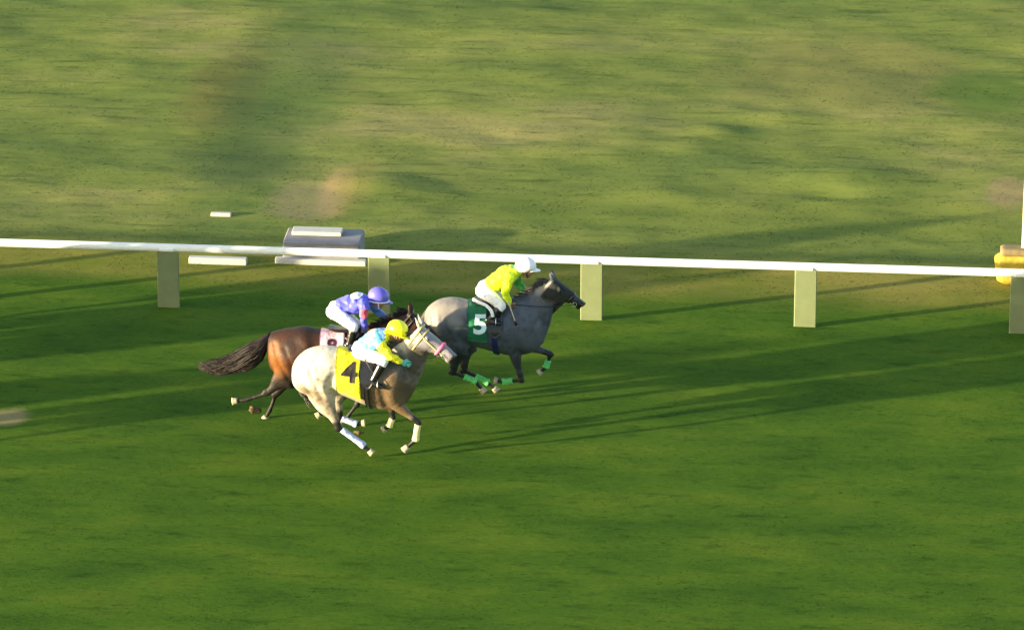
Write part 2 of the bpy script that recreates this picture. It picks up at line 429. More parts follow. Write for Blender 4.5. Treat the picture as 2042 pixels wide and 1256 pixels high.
def horse(S):
    W = Frame(*S['ground'])
    root_loc = Vector((W(*S['trunk'][5][:2]).x, W.base.y, 0))
    mb = MB()
    # --- trunk: slices from rump to breast
    rings = []
    TK = np.array(S['trunk'], float); tt = np.arange(len(TK)); fine = []
    for i in range(len(TK)-1):
        p0, p1, p2, p3 = TK[max(i-1, 0)], TK[i], TK[i+1], TK[min(i+2, len(TK)-1)]
        for q in range(4):
            t = q/4; fine.append(.5*((2*p1)+(p2-p0)*t+(2*p0-5*p1+4*p2-p3)*t*t+(3*p1-p0-3*p2+p3)*t**3))
    fine.append(TK[-1])
    for (u, yt, yb, hw) in fine:
        a, b = W(u, yt), W(u, yb); c = (a+b)/2; h = (a-b).length/2; row = []
        for j in range(36):
            t = 2*math.pi*j/36; x, y = math.cos(t), math.sin(t)
            wid = hw*(1.04 if y < .2 else 1-.16*(y-.2))
            row.append(c+E2*(abs(x)**.9*math.copysign(1, x)*wid)+Z*(y*h))
        rings.append(row)
    mb.ring_loft(rings)
    # --- neck
    N_ = S['neck']; P = [W(u, v, l) for (u, v, r, lw, l) in N_]
    mb.tube(P, [(r/133., lw) for (u, v, r, lw, l) in N_], n=18, sub=4)
    # --- head
    hp, hm = W(*S['poll']), W(*S['muzzle'])       # along the front of the face
    ax = hm-hp; L = ax.length; ax.normalize()
    lt = (E2-ax*E2.dot(ax)).normalized(); jaw = ax.cross(lt)
    if jaw.z > 0: jaw = -jaw
    prof = [(-.06, .07, .06), (0, .105, .085), (.12, .145, .10), (.25, .155, .105), (.38, .135, .098), (.52, .10, .075), (.66, .08, .062), (.80, .072, .060), (.91, .068, .062), (.99, .052, .050), (1.03, .025, .03)]
    k = L/.60*S.get('headk', 1); rings = []
    for (t, rj, rl) in prof:
        c = hp+ax*(L*t)+jaw*(rj*k)*(1.0 if t < .9 else 1.12)
        rings.append([c+jaw*(math.cos(2*math.pi*j/16)*rj*k)+lt*(math.sin(2*math.pi*j/16)*rl*k*(1-.25*math.cos(2*math.pi*j/16))) for j in range(16)])
    mb.ring_loft(rings)
    # brow, cheek, lip and nostril rim
    for sgn in (-1, 1):
        mb.ellipsoid(hp+ax*L*.27+jaw*.055*k+lt*sgn*.082*k, [ax*.05*k, lt*.028*k, jaw*.03*k])
        mb.ellipsoid(hp+ax*L*.25+jaw*.20*k+lt*sgn*.055*k, [ax*.10*k, lt*.045*k, jaw*.075*k])
        mb.ellipsoid(hp+ax*L*.95+jaw*.05*k+lt*sgn*.035*k, [ax*.035*k, lt*.022*k, jaw*.035*k])
    mb.ellipsoid(hp+ax*L*.93+jaw*.145*k, [ax*.045*k, lt*.04*k, jaw*.025*k])
    # ears
    for sgn in (-1, 1):
        e0 = hp+ax*L*.0+jaw*.02+lt*sgn*.055; back = S.get('ear', (-.25, 1)); d = (E1*back[0]+Z*back[1]+lt*sgn*.18).normalized()
        mb.tube([e0, e0+d*.05, e0+d*.11, e0+d*.165*S.get('earlen', 1)], [(.028, .024), (.036, .026), (.026, .018), (.007, .006)], n=10, sub=3)
    # --- legs
    segs = []; hooves = []; cannons = []
    for (kind, lat, pts) in S['legs']:
        q = [W(u, v, lat*(f)) for (u, v), f in zip(pts, ((1, 1.05, 1, .95, .95, .95)))]
        if kind == 'fore':     # shoulder, elbow, knee, fetlock, hoof
            sh, el, kn, fe, ho = q
            mb.tube([sh, sh*.45+el*.55, el], [(.13, .075), (.15, .085), (.095, .065)], n=14)
            d = kn-el
            mb.tube([el, el+d*.25, el+d*.6, kn-d.normalized()*.03], [(.088, .062), (.078, .055), (.05, .042), (.042, .036)], n=14)
            mb.ellipsoid(kn, [d.normalized()*.055, E2*.042, d.cross(E2).normalized()*.046])
            can0 = kn
        else:                  # hip, stifle, hock, fetlock, hoof
            hi, stf, hk, fe, ho = q
            d = stf-hi
            mb.tube([hi, hi+d*.5, stf], [(.20, .12), (.20, .115), (.165, .095)], n=16)
            d = hk-stf; g = S.get('gaskin', 1)
            bk = d.cross(E2).normalized(); bk = bk if bk.dot(E1) < 0 else -bk
            mb.tube([stf, stf+d*.3+bk*.02, stf+d*.65+bk*.005, hk], [(.165*g, .09), (.115*g, .07), (.065, .045), (.045, .038)], n=14)
            mb.ellipsoid(hk+bk*.015, [d.normalized()*.06, E2*.042, bk*.055])
            can0 = hk
        d = fe-can0
        mb.tube([can0, can0+d*.2, can0+d*.7, fe], [(.040, .034), (.030, .026), (.028, .024), (.036, .032)], n=12)
        d2 = (ho-fe); hl = d2.length
        mb.tube([fe, fe+d2*.5, fe+d2*.72], [(.036, .032), (.028, .026), (.036, .034)], n=12)
        segs.append((can0, fe, ho)); cannons.append((can0, fe)); hooves.append((fe+d2*.62, ho, d))
    body = remesh(mb, .0135, 11, 'racehorse')
    n = len(body.vertices); co = np.empty(n*3); body.vertices.foreach_get('co', co); co = co.reshape(n, 3)
    pt = []
    for (c0, fe, ho) in segs: pt.append((c0, fe, .08, .16, 1)); pt.append((fe, ho, .07, .15, 1))
    pt.append((hp+ax*L*.88+jaw*.08, hp+ax*L*1.05+jaw*.08, .06, .17, 1))
    for (u0, v0, u1, v1, r0, r1, kk) in S.get('pts', ()): 
        for lt_ in (-.25, 0, .25): pt.append((W(u0, v0, lt_), W(u1, v1, lt_), r0, r1, kk))
    set_attr(body, 'pts', pt, co)
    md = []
    for (u0, v0, u1, v1, r0, r1, kk) in S.get('mud_and_sun', ()): 
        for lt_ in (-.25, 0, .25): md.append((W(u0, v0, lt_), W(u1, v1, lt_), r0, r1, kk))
    set_attr(body, 'mud_and_sun', md, co)
    set_attr(body, 'face', [(hp+ax*L*.14+jaw*.09, hp+ax*L*.75+jaw*.08, .12, .19, S.get('facek', 0))], co)
    # muscling: hollows (-) and swells (+) in side view, u,v as fractions of the trunk
    u0, u1 = S['trunk'][0][0], S['trunk'][-1][0]; TK2 = np.array(S['trunk'], float)
    def tp(a, b):
        u = u0+(u1-u0)*a; return W(u, np.interp(u, TK2[:, 0], TK2[:, 1])*(1-b)+np.interp(u, TK2[:, 0], TK2[:, 2])*b)
    MUS = [([(.80, .22), (.75, .5), (.79, .86)], .055, -.020), ([(.97, .25), (.90, .60)], .05, -.014), ([(.37, .42), (.33, .70), (.37, .95)], .06, -.022),
           ([(.07, .22), (.11, .6), (.19, .95)], .035, -.015), ([(.16, .30), (.22, .62), (.27, .95)], .035, -.012), ([(.30, .14), (.33, .2)], .07, .016), ([(.86, .30), (.87, .5)], .10, .014),
           ([(.84, .66), (.86, .78)], .085, .020), ([(.18, .35), (.20, .55)], .08, .010), ([(.28, .75), (.30, .9)], .07, .016), ([(.55, .72), (.70, .76)], .05, .007)]
    MUS += [([(.44+.045*i, .28), (.42+.045*i, .5), (.45+.045*i, .8)], .022, -.0045) for i in range(7)]
    e1 = np.array(E1); c2 = np.stack([co@e1, co[:, 2]], 1); disp = np.zeros(n)
    for pl, r_, dp_ in MUS:
        q = [np.array([tp(a, b)@E1 if False else tp(a, b).dot(E1), tp(a, b).z]) for a, b in pl]; best = np.full(n, 9.)
        for a_, b_ in zip(q[:-1], q[1:]):
            d_ = b_-a_; t_ = np.clip(((c2-a_)@d_)/max(d_@d_, 1e-9), 0, 1); best = np.minimum(best, np.linalg.norm(c2-(a_+t_[:, None]*d_), axis=1))
        disp += dp_*np.exp(-(best/r_)**2)
    no = np.empty(n*3); body.vertices.foreach_get('normal', no); no = no.reshape(n, 3); lat_ = np.abs(no@np.array(E2))
    co = co+no*(disp*np.clip(lat_*1.6-.25, 0, 1))[:, None]
    body.vertices.foreach_set('co', co.ravel()); body.update()
    bvh = bvh_of(body)
    O = bpy.data.objects.new('racehorse', body); COL.objects.link(O)
    body.materials.append(S['coat']); body.polygons.foreach_set('use_smooth', [True]*len(body.polygons))
    body.transform(Matrix.Translation(-root_loc)); O.location = root_loc
    tag(O, S['label'], 'horse', 'racehorses galloping on the turf')
    # --- hooves
    for hi_, (a, b, cd_) in enumerate(hooves):
        d = (b-a); ln = d.normalized(); m2 = MB()
        m2.tube([a, a+d*.5, b], [(.038, .035), (.045, .041), (.052, .046)], n=14, sub=2, ends=False)
        m2.build('hoof', S.get('hoof', M['hoof']), O)
    # --- eyes, nostrils
    for sgn in (-1, 1):
        m2 = MB(); m2.ellipsoid(hp+ax*L*.285+jaw*.062*k+lt*sgn*.096*k, [ax*.022, lt*.017, jaw*.018]); m2.build('eye', M['eye'], O)
        m2 = MB(); m2.ellipsoid(hp+ax*L*.97+jaw*.052*k+lt*sgn*.050*k, [ax*.016, lt*.012, jaw*.026]); m2.build('nostril', M['eye'], O)
    # --- tail, mane
    T = [W(u, v, l) for (u, v, l) in S['tail']]
    strands(T, S['tailr'], S.get('tailn', 170), S.get('tailt', .011), 3, S.get('tailcurl', .05)).build('tail', S['hair'], O)
    m2 = MB(); rnd = random.Random(5)
    for i in range(150):
        f = rnd.random()*(len(N_)-1.001); j = int(f); w = f-j
        c = P[j]*(1-w)+P[j+1]*w; tng = (P[j+1]-P[j]).normalized(); r = (N_[j][2]*(1-w)+N_[j+1][2]*w)/133
        up = tng.cross(E2); up = up if up.z > 0 else -up
        a = c+up*(r*.97)+E2*rnd.uniform(-.025, .025); bk = (-E1*rnd.uniform(.3, 1.0)+up*rnd.uniform(.1, .9)-E2*rnd.uniform(-.3, .8)).normalized()
        ln = rnd.uniform(.06, .15); b = a+bk*ln*.55; cc = a+bk*ln-Z*.02
        m2.tube([a-up*.02, b, cc], [.010, .008, .002], n=4, sub=2, ends=False)
    m2.build('mane', S['hair'], O)
    # --- saddlecloth with its number
    cu0, cu1, cyc = S['cloth']; n_ = 16
    path = lin(W(cu0, cyc), W(cu1, cyc+S.get('clothslope', 0)), n_)
    lo, hi = S.get('clothang', (-1.75, 1.85))
    mbc = wrap(bvh, path, .016, lambda f: [lo+(hi+S.get('clothskew', 0)*f-lo)*j/30 for j in range(31)], .008)
    cme = mbc.mesh('saddlecloth')
    for v in cme.vertices:
        dd = noise.noise(v.co*8)*.022+noise.noise(v.co*3.5+Vector((9, 0, 0)))*.030; v.co += (-E2 if v.co.dot(E2) < W.base.dot(E2) else E2)*abs(dd)
    cb = bvh_of(cme); cl = link('saddlecloth', cme, S['clothmat'], O)
    nu, nv, nsz, ntl = S['numpos']
    decal(S['num'], nsz, W(nu, nv, -.33), E1, cb, S['nummat'], cl, ntl, asp=S.get('numasp', .85))
    # saddle
    su, sv = S['saddle']; m2 = MB()
    c = W(su, sv)
    hit = bvh.ray_cast(c+Z*.6, -Z); top = hit[0]
    m2.tube([top-E1*.22+Z*.055, top-E1*.12+Z*.03, top+E1*.0+Z*.022, top+E1*.12+Z*.035, top+E1*.17+Z*.06], [(.012, .11), (.022, .12), (.022, .10), (.025, .09), (.015, .05)], n=14)
    m2.build('saddle', M['black_leather'], O)
    if S.get('pad'):
        m2 = MB(); q = [W(*x) for x in S['pad']]; m2.tube(q, [(.022, .016)]*len(q), n=12); m2.build('saddle_pad', M['white_cloth'], O)
    # flap + girth
    gu, gv = S['girth']
    pth = lin(W(gu-5, gv), W(gu+5, gv), 4)
    wrap(bvh, pth, .026, [math.pi*2*j/40+.001 for j in range(41)], .008).build('girth', S.get('girthmat', M['black_leather']), O)
    pth = lin(W(gu-14, gv), W(gu+16, gv), 8)
    fl = wrap(bvh, pth, .030, lambda f: [.35+(.95+.35*math.sin(f*math.pi))*j/10 for j in range(11)], .008).build('saddle_flap', M['black_leather'], O)
    # --- bridle
    m2 = MB(); hb = bvh
    def hband(t0, t1, off=.006, angs=None):
        p0, p1 = hp+ax*(L*t0)+jaw*.10*k, hp+ax*(L*t1)+jaw*.10*k; rings = []
        for c in (p0, (p0+p1)/2, p1):
            row = []
            for j in range(25):
                a = 2*math.pi*j/24; d = -jaw*math.cos(a)+lt*math.sin(a)
                h = hb.ray_cast(c+d*.35, -d, .4); row.append((h[0] if h[0] is not None else c+d*.1)+d*off)
            rings.append(row)
        mbb = MB(); mbb.ring_loft(rings, cap=False, closed=False); return mbb
    def put(mbx, name, mat, par=O):
        me = mbx.mesh(name); o = link(name, me, mat, par)
        s_ = o.modifiers.new('thick', 'SOLIDIFY'); s_.thickness = .006; return o
    put(hband(.60, .67, .014), 'noseband', S.get('noseband', M['black_leather']))
    for t0, t1, nm in ((.14, .175, 'browband'), (-.01, .03, 'headpiece')): put(hband(t0, t1, .008), nm, S.get('bridle', M['black_leather']))
    for sgn in (-1, 1):
        bm_ = MB()
        a = hp+ax*L*.05+jaw*.05*k+lt*sgn*.10*k; pts = []
        for i in range(9):
            f = i/8; c = hp+ax*L*(.05+.72*f)+jaw*(.07+.05*f)*k; d = lt*sgn
            h = hb.ray_cast(c+d*.3, -d, .4); pts.append((h[0] if h[0] is not None else c+d*.08)+d*.006)
        bm_.tube(pts, [(.009, .005)]*9, n=6, sub=1)
        bm_.build('cheek_strap', S.get('bridle', M['black_leather']), O)
    if 'hood' in S:
        rings = []; vsn = 14
        for i in range(vsn):
            t = -.02+.60*i/(vsn-1); c = hp+ax*(L*t)+jaw*.10*k; row = []
            for j in range(29):
                a = 2*math.pi*j/28; d = -jaw*math.cos(a)+lt*math.sin(a)
                h = hb.ray_cast(c+d*.35, -d, .4); row.append((h[0] if h[0] is not None else c+d*.1)+d*.010)
            rings.append(row)
        mh = MB(); mh.ring_loft(rings, cap=False, closed=False)
        fs = []
        for f in mh.f:     # eye openings
            c = sum((Vector(mh.v[i]) for i in f), Vector())/4
            if min((c-(hp+ax*L*.285+jaw*.062*k+lt*sg*.10*k)).length for sg in (-1, 1)) > .036: fs.append(f)
        mh.f = fs; put(mh, 'hood', S['hood'])
        for sg in (-1, 1):
            m3 = MB(); m3.ellipsoid(hp+ax*L*.22+jaw*.062*k+lt*sg*.115*k, [ax*.035+lt*sg*.02, jaw*.035, lt*.018])
            m3.build('blinker_cup', S['hood'], O)
    # bit ring
    bit = []
    for sgn in (-1, 1):
        c = hp+ax*L*.80+jaw*.115*k+lt*sgn*.066*k; bit.append(c)
        m3 = MB(); rg = [c+ax*.028*math.cos(a)+jaw*.028*math.sin(a) for a in [math.pi*2*i/12 for i in range(13)]]
        m3.tube(rg, [.004]*13, n=5, sub=1, ends=False); m3.build('bit_ring', M['steel'], O)
    # leg wraps
    for i, wmat in S.get('wraps', {}).items():
        a, b = cannons[i]; d = b-a; m3 = MB()
        w0 = S.get('wrapfrom', .12); pts = [a+d*(w0+(1.06-w0)*f) for f in (0, .09, .21, .35, .49, .62, .74, .90, 1)]
        m3.tube(pts, [(.040, .036), (.044, .040), (.041, .037), (.043, .039), (.040, .036), (.043, .038), (.042, .038), (.050, .046), (.046, .042)], n=14, sub=3, ends=False)
        m3.build('leg_wrap', wmat, O)
    return O, W, bit, hp, ax, jaw, lt, L, bvh
# ------------------------------------------------------------------ jockeys
def hand(mb, w, d, side, palmn, inf=0.0):
    """fist lightly closed round the reins: palm, four bent fingers of unequal length, thumb from the palm's side"""
    d = d.normalized(); side = (side-d*side.dot(d)).normalized(); pn = d.cross(side).normalized()
    if pn.dot(palmn) < 0: pn = -pn
    c = w+d*.045
    mb.ellipsoid(c, [d*(.050+inf), side*(.040+inf), pn*(.016+inf)], 12, 8)
    for i, (o, ln) in enumerate(((-.030, .030), (-.010, .036), (.010, .034), (.028, .026))):
        b = c+d*.040+side*o; r = .0095+inf
        mb.tube([b-d*.01, b+d*ln, b+d*(ln*.95)+pn*.032, b+d*(ln*.15)+pn*.044], [r, r, r*.92, r*.8], n=8, sub=3)
    b = c-side*.034-d*.012; r = .011+inf
    mb.tube([b+side*.01, b-side*.012+d*.026+pn*.012, b+d*.052+pn*.028], [r, r, r*.8], n=8, sub=3)
def jockey(S, W):
    J = {k: W(*v) for k, v in S['j'].items()}
    fd = S['face']; f = (E1*math.cos(fd)+Z*math.sin(fd)).normalized(); up = (-E1*math.sin(fd)+Z*math.cos(fd)).normalized()
    if S.get('turn'): f = (f-E2*S['turn']).normalized(); up = (up-f*up.dot(f)).normalized()
    lt = f.cross(up).normalized()      # towards camera (right-hand side)
    hc = J['head']
    mb = MB(); g = 1.0
    def trunk(mb, e):
        a, b, c, d = J['pelvis'], J['waist'], J['chest'], J['neck']
        mb.tube([a, b, c, c*.35+d*.65], [(.105+e, .150+e), (.095+e, .13+e), (.120+e, .165+e), (.085+e, .15+e)], n=20)
    def arms(mb, e, wr=True):
        for s in 'nf':
            sh, el, wrp = J['sh'+s], J['el'+s], J['wr'+s]
            mb.tube([J['chest']*.4+sh*.6, sh, sh*.4+el*.6, el], [(.07+e, .06+e), (.062+e, .058+e), (.048+e, .045+e), (.040+e, .038+e)], n=14)
            mb.tube([el, el*.5+wrp*.5, wrp], [(.042+e, .04+e), (.038+e, .036+e), (.024+e*.8, .022+e*.8)], n=14)
    def legs_(mb, e):
        for s in 'nf':
            hp_, kn = J['hi'+s], J['kn'+s]
            mb.tube([J['pelvis']*.5+hp_*.5, hp_, hp_*.5+kn*.5, kn], [(.10+e, .08+e), (.098+e, .085+e), (.078+e, .072+e), (.058+e, .054+e)], n=16)
    def shank(mb, e, upto=1):
        for s in 'nf':
            kn, an = J['kn'+s], J['an'+s]
            d = an-kn; a = kn*(1-upto)+(kn+d)*upto if upto < 1 else an
            mb.tube([kn, kn+d*.35, a], [(.054+e, .050+e), (.056+e, .050+e), (.036+e, .032+e)], n=14)
    def foot(mb, e):
        for s in 'nf':
            an, to = J['an'+s], J['to'+s]; d = (to-an)
            mb.tube([an-d.normalized()*.03, an+d*.4-Z*.008, to], [(.034+e, .034+e), (.034+e, .038+e), (.022+e, .032+e)], n=14)
    trunk(mb, -.012); arms(mb, -.010); legs_(mb, -.010); shank(mb, -.008); foot(mb, -.006)
    # neck and head
    mb.tube([J['neck'], J['neck']*.4+(hc-up*.06)*.6, hc-up*.04-f*.01], [.058, .052, .055], n=14)
    mb.ellipsoid(hc+up*.025-f*.012, [f*.095, lt*.076, up*.098], 18, 12)
    mb.ellipsoid(hc-up*.045+f*.035, [f*.058, lt*.056, up*.072], 16, 10)
    mb.ellipsoid(hc-up*.098+f*.062, [f*.024, lt*.028, up*.022])            # chin
    mb.tube([hc+f*.078+up*.012, hc+f*.098-up*.018, hc+f*.108-up*.036], [.009, .011, .015], n=8, lat=lt)   # nose
    mb.ellipsoid(hc+f*.088-up*.068, [f*.011, lt*.024, up*.010])            # lips
    for s in (-1, 1):
        mb.ellipsoid(hc+lt*s*.076-f*.008-up*.015, [f*.018, lt*.009, up*.030])   # ears
        mb.ellipsoid(hc+f*.072+lt*s*.034-up*.030, [f*.02, lt*.02, up*.02])      # cheekbones
        mb.ellipsoid(hc+f*.080+lt*s*.030+up*.022, [f*.012, lt*.024, up*.008])   # brow
    for s in 'nf':
        d = (J['wr'+s]-J['el'+s]).normalized(); rd = (d*.6+E1*.5).normalized()
        hand(mb, J['wr'+s], rd, -Z if True else Z, (E2 if s == 'n' else -E2))
    me = remesh(mb, .0065, 2, 'person')
    loc = J['pelvis'].copy(); me.transform(Matrix.Translation(-loc))
    O = bpy.data.objects.new('person', me); COL.objects.link(O); O.location = loc
    me.materials.append(M['skin']); me.polygons.foreach_set('use_smooth', [True]*len(me.polygons))
    tag(O, S['label'], 'person', 'jockeys riding the racehorses')
    # jacket
    m2 = MB(); e = .010
    a, b, c, d = J['pelvis'], J['waist'], J['chest'], J['neck']
    st_ = a*.35+b*.65
    m2.tube([st_, b, c, c*.3+d*.7], [(.115, .155), (.118, .155), (.138, .182), (.092, .155)], n=22)
    m2.ellipsoid(c+(c-b).cross(E2).normalized()*-.0+Z*.02, [E1*.12, E2*.16, Z*.12])
    arms(m2, .012)
    m2.tube([d-(hc-d)*.1, d+(hc-d).normalized()*.035], [.075, .068], n=14)   # collar
    jm = remesh(m2, .0095, 3, 'silks')
    for v in jm.vertices:      # wind-filled folds
        q = v.co; v.co = q+v.normal*(noise.noise(Vector((q.x*14, q.y*9, q.z*22)))*.015+noise.noise(q*38)*.003)
    jo = link('silks', jm, S['silks'], O)
    if S.get('patch'):
        idx = np.zeros(len(jm.polygons), dtype=int)
        for p in jm.polygons:
            c_ = p.center
            for (pu, pv, pl, r, mi, box) in S['patch']:
                q = W(pu, pv, pl)
                dx, dy, dz = (c_-q).dot(E1), (c_-q).dot(E2), (c_-q).z
                if box:
                    if abs(dx/box[0])+abs(dz/box[2]) < 1 and abs(dy) < box[1]: idx[p.index] = mi
                elif (dx*dx+dy*dy+dz*dz) < r*r: idx[p.index] = mi
        jm.polygons.foreach_set('material_index', idx.tolist())
    # breeches
    m2 = MB()
    m2.tube([a-(b-a)*.25, a, a*.45+b*.55], [(.105, .15), (.125, .168), (.105, .145)], n=20)
    legs_(m2, .006)
    for s in 'nf':
        kn, an = J['kn'+s], J['an'+s]; dd = an-kn; m2.tube([kn, kn+dd*.28], [(.060, .056), (.058, .054)], n=14)
    bmesh_ = remesh(m2, .0095, 3, 'breeches')
    for v in bmesh_.vertices: v.co += v.normal*(noise.noise(Vector((v.co.x*16, v.co.y*10, v.co.z*16)))*.006)
    link('breeches', bmesh_, M['white_cloth'], O)
    # boots, one per leg, with stirrup
    for s in 'nf':
        m2 = MB(); kn, an, to = J['kn'+s], J['an'+s], J['to'+s]; d_ = an-kn
        m2.tube([kn+d_*.26, kn+d_*.5, an], [(.064, .060), (.058, .054), (.043, .040)], n=16, ends=True)
        d3 = to-an
        m2.tube([an-d3.normalized()*.035, an+d3*.4-Z*.006, to], [(.042, .040), (.040, .044), (.026, .038)], n=16)
        m2.box(an-d3.normalized()*.025-Z*.04, [d3.normalized()*.03, E2*.026, Z*.014])
        bo = link('boot', remesh(m2, .008, 2, 'boot'), M['boot'], O)
    # helmet
    hm = MB(); rings = []
    hcn = hc+up*.035-f*.012; tl = S.get('htilt', .12)
    n = 24; hu = (up*math.cos(tl)-f*math.sin(tl)); hf = (f*math.cos(tl)+up*math.sin(tl))
    for i in range(12):
        a_ = math.pi/2*i/11*1.0
        rr, hh = math.cos(a_), math.sin(a_)
        rings.append([hcn+(hf*math.cos(2*math.pi*j/n)*.142+lt*math.sin(2*math.pi*j/n)*.112)*max(rr, .02)+hu*(hh*.125-.0) for j in range(n)])
    low = [[hcn+(hf*math.cos(2*math.pi*j/n)*.140+lt*math.sin(2*math.pi*j/n)*.110)-hu*(.035+.022*(1-math.cos(2*math.pi*j/n))) for j in range(n)]]
    inn = [[hcn+(hf*math.cos(2*math.pi*j/n)*.124+lt*math.sin(2*math.pi*j/n)*.096)-hu*(.030+.020*(1-math.cos(2*math.pi*j/n))) for j in range(n)]]
    hm.ring_loft(inn+low+rings, cap=True)
    he = hm.build('helmet', S['helmet'], O)
    pk = MB(); rin = []; 
    P0 = [hcn+hf*math.cos(a_)*.132+lt*math.sin(a_)*.105-hu*.028 for a_ in [R(-58+116*i/12) for i in range(13)]]
    P1 = [hcn+hf*(math.cos(a_)*.132+.072*math.cos(a_*1.5))+lt*math.sin(a_)*.110-hu*(.044) for a_ in [R(-58+116*i/12) for i in range(13)]]
    pk.add(P0+P1+[p-hu*.007 for p in P0]+[p-hu*.007 for p in P1],
           [(i, i+1, 14+i, 13+i) for i in range(12)]+[(39+i, 40+i, 27+i, 26+i) for i in range(12)]+[(13+i, 14+i, 40+i, 39+i) for i in range(12)]+[(0, 13, 39, 26), (12, 38, 51, 25)])
    pk.build('helmet_peak', S.get('peak', S['helmet']), he)
    if S.get('rim'):
        rm = MB(); rm.tube([hcn+(hf*math.cos(a_)*.143+lt*math.sin(a_)*.113)-hu*(.030+.022*(1-math.cos(a_))) for a_ in [2*math.pi*i/30 for i in range(31)]], [(.013, .006)]*31, n=8, sub=1, lat=hu, ends=False)
        rm.build('helmet_band', S['rim'], he)
    # chin strap, goggles
    cs = MB(); pts = [hc+lt*math.sin(a_)*.080-up*(.02+math.cos(a_)*.105)+f*(.015+math.cos(a_)*.035) for a_ in [R(-90+180*i/14) for i in range(15)]]
    cs.tube(pts, [(.004, .010)]*15, n=6, sub=1, lat=f); cs.build('chin_strap', M['black_leather'] if not S.get('strap') else S['strap'], he)
    go = MB()
    for s in (-1, 1): go.ellipsoid(hc+f*.088+lt*s*.034+up*.002, [f*.016, (lt*.036+f*-.012*s), up*.024], 14, 8)
    go.tube([hc+f*.098+lt*.03+up*.004, hc+f*.106+up*.006, hc+f*.098-lt*.03+up*.004], [.007]*3, n=6, lat=up)
    go.build('goggles', M['goggle'], O)
    gs = MB(); n = 20
    pts = [hc+f*math.cos(a_)*.100+lt*math.sin(a_)*.086+up*.004 for a_ in [R(35+290*i/n) for i in range(n+1)]]
    gs.tube(pts, [(.010, .004)]*(n+1), n=6, sub=1, lat=up); gs.build('goggle_strap', M['white_cloth'], O)
    gv = S.get('glove')
    if gv:
        for s in 'nf':
            d_ = (J['wr'+s]-J['el'+s]).normalized(); rd = (d_*.6+E1*.5).normalized(); m2 = MB()
            hand(m2, J['wr'+s], rd, -Z, (E2 if s == 'n' else -E2), .005)
            m2.tube([J['wr'+s]-d_*.03, J['wr'+s]+rd*.02], [.031, .030], n=12)
            link('glove', remesh(m2, .006, 1, 'glove'), gv, O)
    return O, J
def reins(O, J, bit, mat):
    for w, b in ((J['wrn'], bit[0] if bit[0].dot(E2) < bit[1].dot(E2) else bit[1]), (J['wrf'], bit[1] if bit[0].dot(E2) < bit[1].dot(E2) else bit[0])):
        w = w+E1*.06-Z*.01; m = MB()
        m.tube([w-Z*.16-E1*.05, w-Z*.05, w, w*.5+b*.5-Z*.03, b], [(.004, .008)]*5, n=6, sub=4)
        m.build('rein', mat, O)
def stirrup(O, J, top, mat):
    for s in 'nf':
        an, to = J['an'+s], J['to'+s]; c = an*.45+to*.55; m = MB()
        sg = -1 if s == 'n' else 1
        pts = [c+E2*math.cos(a)*.058+Z*(-.045+(.115*max(0, math.sin(a)))) for a in [math.pi*2*i/16 for i in range(17)]]
        m.tube(pts, [.006]*17, n=6, sub=1, ends=False); 
        lt = MB(); lt.tube([c+Z*.07, (c+Z*.07)*.5+(top+E2*sg*.2)*.5+E2*sg*.03, top+E2*sg*.22], [(.010, .003)]*3, n=6, sub=3)
        so = m.build('stirrup', M['steel'], O); lt.build('stirrup_leather', M['black_leather'], O)
# ------------------------------------------------------------------ coats and colours
black = M['black_leather']
light_grey = coat('light_grey_coat', (.20, .175, .135), (.52, .47, .38), (.009, .009, .010), 15, .5, .5, stain_and_sun=(.080, .040, .010), face=(.20, .185, .215))
steel_grey = coat('steel_grey_coat', (.032, .038, .056), (.072, .080, .105), (.011, .013, .016), 13, .5, .48, stain_and_sun=(.25, .225, .19))
bay = coat('bay_coat', (.020, .007, .003), (.045, .013, .003), (.007, .005, .004), 6, .15, .62, stain_and_sun=(.15, .052, .006))
hair_black = simple('black_hair', (.008, .0028, .0018), .5, .4, 8, 0, .4)
hair_grey = simple('dark_grey_hair', (.07, .065, .065), .6, .4, 8, 0, .3)
blue_wrap = cloth_mat('pale_blue_bandage', (.36, .42, .62)); green_wrap = cloth_mat('green_bandage', (.10, .48, .14)); cream_wrap = cloth_mat('cream_bandage', (.66, .56, .28))
yellow = cloth_mat('yellow_saddlecloth', (.80, .70, .015)); green = cloth_mat('green_saddlecloth', (.010, .13, .055)); pink = cloth_mat('pale_pink_saddlecloth', (.74, .42, .50))
num_black = simple('black_numeral', (.012, .010, .012), .7, .1, 20, 0); num_white = simple('white_numeral', (.62, .76, .72), .7, .05, 20, 0); num_maroon = simple('maroon_numeral', (.035, .006, .018), .7, .1, 20, 0)
pink_nose = simple('pink_fleece', (.85, .16, .30), .95, .15, 60, .8, .1)
blackhood = cloth_mat('black_hood', (.014, .018, .018))
lime = cloth_mat('lime_yellow_silk', (.72, .86, .01), .5); emerald = cloth_mat('emerald_silk', (.06, .36, .05), .5); greypatch = cloth_mat('grey_patch', (.42, .46, .44))
teal = cloth_mat('turquoise_silk', (.12, .50, .56), .5); yel = cloth_mat('yellow_silk', (.86, .82, .02), .5); deep = cloth_mat('deep_blue_silk', (.07, .17, .48), .5)
blue = cloth_mat('periwinkle_silk', (.085, .095, .55), .5); whites = cloth_mat('white_silk', (.78, .78, .80), .5); red = cloth_mat('red_silk', (.50, .07, .10), .5); cyan = cloth_mat('pale_yellow_silk', (.78, .78, .40), .5)
def helmet_mat(n, c): return simple(n, c, .38, .04, 10, .1, .5)
